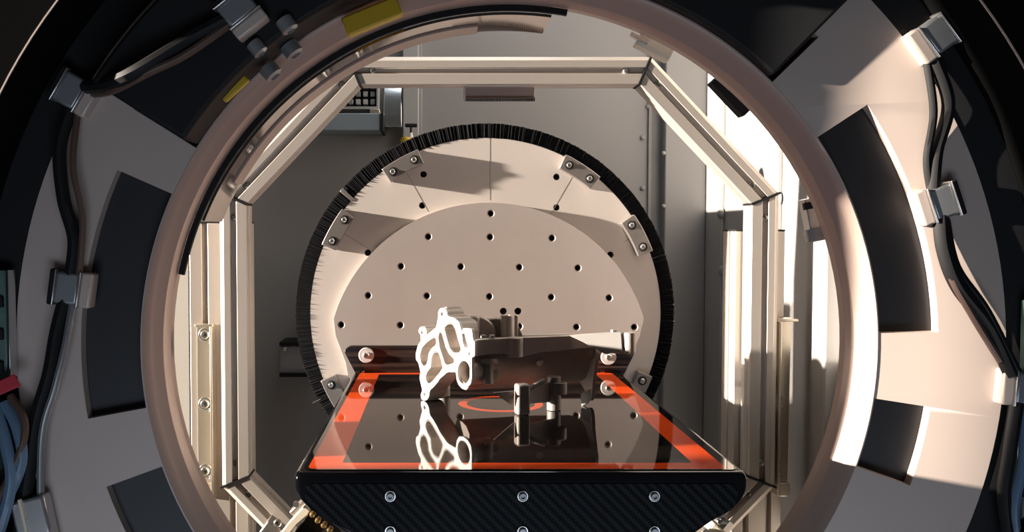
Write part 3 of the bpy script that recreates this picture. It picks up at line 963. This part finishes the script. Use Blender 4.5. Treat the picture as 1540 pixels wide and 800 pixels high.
MB().prism3([up(778, 508, 1.245), up(788, 508, 1.245), up(779, 489, 1.245)], (0, 1, 0), 0.005).build('gusset', 'castlight', cast, bevel=0.0006)
MB().prism3([up(697, 477, 1.225), up(705, 476, 1.225), up(705, 493, 1.225), up(701, 490, 1.225)], (0, 1, 0), 0.012).build('corner_land', 'machined', cast, bevel=0.0008)
# top deck joining flange and upper housing
dk = [lz(714, 520) - NL * 0.012, lz(895, 515) - NL * 0.012, lz(895, 515) - NL * 0.09, lz(714, 520) - NL * 0.085]
zz = lz(760, 516).z
MB().prism3([Vector((p.x, p.y, zz)) for p in dk], (0, 0, -1), 0.006).build('deck', 'cast', cast)
# lug backs (depth of the bolt ears)
for (zx, zy, r) in ((230, 72, 0.0065), (76, 212, 0.006), (94, 700, 0.006)):
    u, v = fz(zx, zy)
    MB().cyl(A0 + UF * u + VZ * v - NF * 0.0045, -NF, r, 0.018, 18).build('bolt_ear', 'castlight', cast)

# ================================================================== GANTRY RING
GC = P(767, 523, 1.0)
GX, GZ = GC.x, GC.z
def R_(px):
    return px / F
gan = thing('scanner_gantry', (GX, 1.05, 0.0), 'big round scanner ring with pale bore rim and dark windows around the opening', 'scanner ring')
AX = Vector((0, 1, 0))
def ring(prof, name, m, n=160, smooth=40, par=None):
    return MB().lathe((GX, 0, GZ), AX, [(R_(r), y) for r, y in prof], n, closed=True).build(name, m, par or gan, smooth=smooth)
ring([(557.5, 1.003), (545, 1.010), (544.5, 1.011), (531.5, 1.017), (530.5, 1.0185), (526, 1.034), (557.5, 1.034)], 'bore_rim', 'rim')
# front plate with windows
DISH[0] = (GX, GZ)
def sector_loop(r0, r1, a0, a1, rad=0.010):
    pts = []
    for k in range(17):
        a = math.radians(a0 + (a1 - a0) * k / 16)
        pts.append((GX + R_(r1) * math.cos(a), GZ + R_(r1) * math.sin(a)))
    for k in range(17):
        a = math.radians(a1 + (a0 - a1) * k / 16)
        pts.append((GX + R_(r0) * math.cos(a), GZ + R_(r0) * math.sin(a)))
    return pts
wins = [(2.2, 34.5, 560, 643), (-19.0, -8.0, 560, 640), (45.5, 74, 560, 650), (79, 104, 560, 650), (108, 147.5, 560, 664), (155.5, 189.5, 560, 645), (199, 232, 560, 645), (-62, -33, 560, 645), (-118, -70, 560, 645)]
loops = [circ(GX, GZ, R_(736), 180), circ(GX, GZ, R_(558), 160)] + [sector_loop(r0, r1, a0, a1) for a0, a1, r0, r1 in wins]
MB().prism_y(loops, 1.004, 1.018).build('front_plate', 'gantry', gan)
for a0, a1, r0, r1 in wins:
    MB().annsec((GX, GZ), R_(r0 - 1.5), R_(r1 + 2), a0 - 0.4, a1 + 0.4, 1.019, 1.026, 24).build('window_panel', 'window', gan)
# dark drum and outer cover; forward collar sized to shade the ring's left
DISH[0] = None
ring([(558.5, 1.029), (558.5, 1.050), (1010, 1.050), (1010, 1.029)], 'drum', 'blackmat')
DISH[0] = (GX, GZ)
ring([(736.5, 1.006), (785.5, 1.006), (785.5, 1.026), (736.5, 1.026)], 'outer_cover', 'black')
DISH[0] = None
ring([(786, 1.026), (786, 0.901), (1010, 0.901), (1010, 1.026)], 'collar', 'flock')
ring([(785.2, 0.901), (785.2, 0.8995), (787.2, 0.8995), (787.2, 0.901)], 'collar_trim', 'gantry')
MB().box((GX, 1.062, 0.26), (0.9, 0.020, 0.52)).build('stand', 'blackmat', gan, bevel=0.004)
# upper black covers; left ones deepened to keep sun off the upper right
DISH[0] = (GX, GZ)
for a0, a1 in ((46.5, 76), (77, 106)):
    MB().annsec((GX, GZ), R_(559), R_(735), a0, a1, 0.985 if a0 < 60 else 0.940, 1.0035, 24).build('upper_cover', 'black', gan, bevel=0.003)
MB().annsec((GX, GZ), R_(559), R_(705), 107, 147, 0.945, 1.0035, 24).build('drive_cover', 'black', gan, bevel=0.004)
def gp_(px, py, Y):
    return P(px, py, Y)
for px, py, r in ((385, 70, 0.008), (437, 72, 0.010), (405, 105, 0.010), (430, 35, 0.009)):
    ra = math.hypot(px - 767, py - 523)
    q = gp_(px, py, min(0.985, 559.0 / ra))
    ax_ = Vector((GX - q.x, -0.02, GZ - q.z)).normalized()
    MB().lathe(q, ax_, [(0.00001, 0.006), (r * 0.5, 0.006), (r * 0.55, 0.010), (r, 0.008), (r, -0.004)], 18).build('cover_bolt', 'grey', gan)
q = gp_(560, 26, 0.985)
MB().box(q, (0.062, 0.016, 0.020), Matrix.Rotation(math.radians(-22), 3, 'Y')).build('yellow_block', 'yellow', gan, bevel=0.002)
q = gp_(352, 132, 0.975)
MB().box(q, (0.034, 0.008, 0.012), Matrix.Rotation(math.radians(-42), 3, 'Y')).build('yellow_block', 'yellow', gan, bevel=0.002)

# metal modules around the outer band
def module(px, py, ln=0.046, wd=0.034, dark='grey', Y=0.998):
    q = gp_(px, py, Y)
    a = math.atan2(q.z - GZ, q.x - GX)
    er = Vector((math.cos(a), 0, math.sin(a)))
    et = Vector((-math.sin(a), 0, math.cos(a)))
    Rm = Matrix((er, Vector((0, 1, 0)), et)).transposed()
    m_ = MB().box(q, (ln * 0.52, 0.022, wd), Rm).build('detector_module', dark, gan, bevel=0.003)
    MB().box(q - er * ln * 0.40, (ln * 0.24, 0.020, wd * 1.1), Rm).build('end_block', 'gantry', m_, bevel=0.002)
    MB().box(q - er * ln * 0.265, (ln * 0.035, 0.026, wd * 1.12), Rm).build('silver_band', 'silver', m_, bevel=0.0006)
    MB().box(q + er * ln * 0.34, (ln * 0.14, 0.021, wd * 1.12), Rm).build('end_cap', 'blackmat', m_, bevel=0.002)
    MB().box(q + er * ln * 0.265, (ln * 0.035, 0.026, wd * 1.12), Rm).build('silver_band', 'silver', m_, bevel=0.0006)
    return m_
for px, py in ((1403, 305), (1388, 62), (1519, 578), (122, 142), (112, 432)):
    module(px, py)
module(362, 18, Y=0.938)
# cables
def cable(pts, r, m, Y=0.996):
    MB().tube([gp_(x, y, Y + d) for x, y, d in pts], r, 8).build('cable', m, gan)
cable([(1390, 95, 0), (1412, 160, -.004), (1398, 230, 0), (1395, 290, -.002)], 0.0065, 'black')
cable([(1378, 90, 0), (1392, 170, -.008), (1385, 240, -.004), (1392, 290, -.002)], 0.004, 'black', 0.998)
cable([(1406, 325, -.002), (1412, 375, -.006), (1432, 430, -.008), (1475, 490, -.006), (1505, 560, -.004)], 0.0078, 'black')
cable([(1398, 330, 0), (1420, 410, -.010), (1450, 470, -.012), (1490, 540, -.008)], 0.0035, 'browncable')
cable([(1412, 330, 0), (1428, 400, -.003), (1470, 465, -.008), (1512, 555, -.006)], 0.005, 'black')
cable([(1512, 600, -.004), (1500, 680, -.008), (1492, 740, -.008), (1500, 830, -.004)], 0.0065, 'black')
cable([(1522, 600, 0), (1520, 680, -.008), (1505, 760, -.010), (1515, 830, -.004)], 0.0050, 'blue')
cable([(1534, 590, 0), (1533, 660, -.010), (1522, 740, -.006), (1528, 830, 0)], 0.0065, 'black')
cable([(118, 165, 0), (100, 225, -.006), (104, 300, -.006), (118, 360, -.004), (112, 415, -.002)], 0.0070, 'black')
cable([(128, 165, 0), (118, 250, -.010), (130, 330, -.008), (124, 415, -.004)], 0.0035, 'browncable')
cable([(104, 450, -.002), (92, 500, -.006), (82, 560, -.008), (66, 620, -.006), (55, 700, -.004), (40, 830, 0)], 0.0075, 'black')
cable([(116, 450, -.002), (104, 520, -.010), (90, 580, -.012), (72, 660, -.008), (75, 830, -.004)], 0.004, 'grey')
cable([(20, 600, 0), (38, 640, -.008), (44, 690, -.010), (20, 760, -.004), (10, 830, 0)], 0.0055, 'blue', 0.985)
cable([(28, 590, 0), (48, 630, -.008), (40, 680, -.012), (15, 740, -.004), (0, 800, 0)], 0.0040, 'browncable', 0.985)
cable([(5, 600, 0), (22, 660, -.008), (30, 720, -.010), (12, 800, -.004)], 0.0060, 'blue', 0.982)
cable([(345, 30, 0), (290, 60, -.004), (210, 110, -.014), (168, 130, .010), (140, 135, .055)], 0.0070, 'black', 0.935)
cable([(345, 40, 0), (280, 85, -.010), (230, 110, -.014), (178, 138, .006), (150, 145, .055)], 0.0040, 'browncable', 0.935)
# electronics at the left and right edges
def gbox(px0, py0, px1, py1, y0, y1, name, m, bev=0.002, rot=0):
    a, b = P(px0, py0, y0), P(px1, py1, y0)
    R = Matrix.Rotation(math.radians(rot), 3, 'Y') if rot else None
    return MB().box(((a.x + b.x) / 2, (y0 + y1) / 2, (a.z + b.z) / 2), (abs(b.x - a.x), y1 - y0, abs(a.z - b.z)), R).build(name, m, gan, bevel=bev)
pc = gbox(-40, 405, 24, 565, 0.988, 1.0, 'circuit_board', 'pcb', 0.001)
gbox(24, 405, 28, 565, 0.984, 1.0, 'board_edge', 'silver', 0.0006)
for k in range(6):
    gbox(-4 + 12 * (k % 2), 420 + 24 * k, 5 + 12 * (k % 2), 436 + 24 * k, 0.984, 0.989, 'board_chip', 'black' if k % 2 else 'grey', 0.0006)
gbox(-30, 572, 40, 592, 0.972, 0.975, 'red_ribbon', 'red', 0.0008, rot=-24)
gbox(-20, 620, 14, 700, 0.985, 1.0, 'circuit_board', 'pcb', 0.001)
gbox(36, 742, 86, 830, 0.980, 1.0, 'silver_module', 'silver', 0.003, rot=-12)
gbox(48, 742, 54, 830, 0.977, 0.981, 'module_rib', 'ivory', 0.0006, rot=-12)
gbox(-20, 755, 20, 840, 0.985, 1.0, 'grey_module', 'grey', 0.003, rot=-12)
gbox(1530, 450, 1560, 560, 0.985, 1.0, 'circuit_board', 'pcb', 0.001)
gbox(1524, 650, 1560, 720, 0.985, 1.0, 'circuit_board', 'pcb', 0.001)
gbox(1518, 735, 1560, 790, 0.985, 1.0, 'grey_module', 'grey', 0.003)

DISH[0] = None
# polished shield strip curving inside the bore
MB().annsec((GX, GZ), R_(511), R_(515.5), 82.5, 158, 1.0405, 1.125, 72).build('bore_shield', 'polished', gan)
MB().annsec((GX, GZ), R_(516), R_(525), 80, 168, 1.0345, 1.040, 72).build('bore_gap_strip', 'black', gan)  # black strip paints the shaded gap just inside the rim
MB().annsec((GX, GZ), R_(527), R_(557), -180, 180, 1.0342, 1.049, 120).build('rear_flange', 'rim', gan)
MB().annsec((GX, GZ), R_(508), R_(511), 95, 150, 1.085, 1.125, 48).build('shield_lip', 'rim', gan)
# small blocks reaching into the bore from behind
def block(px, py, lw, lh, Y, rot, name, m, d=0.02):
    q = P(px, py, Y)
    return MB().box(q, (lw, d, lh), Matrix.Rotation(math.radians(rot), 3, 'Y')).build(name, m, gan, bevel=0.0015)
s1 = block(983, 72, 0.042, 0.016, 1.075, 27, 'sensor_block', 'ivory')
MB().box(P(961, 58, 1.064), (0.022, 0.006, 0.005), Matrix.Rotation(math.radians(27), 3, 'Y')).build('sensor_pin', 'silver', s1)
s2 = block(1096, 146, 0.054, 0.012, 1.08, 46, 'dark_guide', 'blackmat')
s3 = block(1224, 330, 0.020, 0.050, 1.08, -12, 'sensor_block', 'silver')
MB().box(P(1228, 352, 1.068), (0.022, 0.006, 0.014), Matrix.Rotation(math.radians(-12), 3, 'Y')).build('sensor_window', 'grey', s3)
MB().box(P(1222, 308, 1.068), (0.021, 0.005, 0.008), Matrix.Rotation(math.radians(-12), 3, 'Y')).build('sensor_cap', 'black', s3)

# ================================================================== CLAMPS ON THE LOWER FRAME
t = thing('toggle_clamp', P(425, 800, 1.28), 'clamp with ivory lever and brass fittings at the lower left below the table', 'clamp')
d45 = Matrix.Rotation(math.radians(38), 3, 'Y')
MB().box(P(412, 797, 1.275), (0.030, 0.03, 0.022), d45).build('base_block', 'steel', t, bevel=0.002)
inst(SC_M, 'bolt', t, P(418, 786, 1.259))
lv = [P(x, y, 1.255) for x, y in ((458, 760), (466, 768), (462, 776), (446, 790), (436, 803), (424, 812), (420, 804), (434, 786))]
MB().prism3(lv, (0, 1, 0), 0.010).build('lever', 'ivory', t, bevel=0.0015)
MB().box(P(453, 762, 1.275), (0.030, 0.02, 0.014), Matrix.Rotation(math.radians(-42), 3, 'Y')).build('arm', 'steel', t, bevel=0.002)
MB().cyl(P(446, 757, 1.258), FRONT, 0.004, 0.006, 16).build('pivot_pin', 'zinc', t)
MB().box(P(478, 800, 1.27), (0.05, 0.02, 0.04), Matrix.Rotation(math.radians(40), 3, 'Y')).build('connector_body', 'blackmat', t, bevel=0.002)
for px, py in ((470, 774), (478, 783), (487, 790), (496, 797)):
    MB().lathe(P(px, py, 1.253), FRONT, [(0.00001, 0.004), (0.0022, 0.004), (0.0042, 0.0), (0.0042, -0.006)], 14).build('brass_fitting', 'brass', t)

t = thing('bar_clamp', P(1075, 800, 1.29), 'small clamp with cream pad on the lower right bar beside the table', 'clamp')
MB().box(P(1084, 783, 1.285), (0.014, 0.024, 0.016), Matrix.Rotation(math.radians(40), 3, 'Y')).build('clip', 'grey', t, bevel=0.002)
inst(SC_S, 'screw', t, P(1082, 784, 1.271))
MB().box(P(1075, 796, 1.280), (0.022, 0.024, 0.014), Matrix.Rotation(math.radians(38), 3, 'Y')).build('pad', 'ivory', t, bevel=0.0015)
MB().cyl(P(1060, 798, 1.270), FRONT, 0.005, 0.008, 16).build('bolt_head', 'zinc', t)
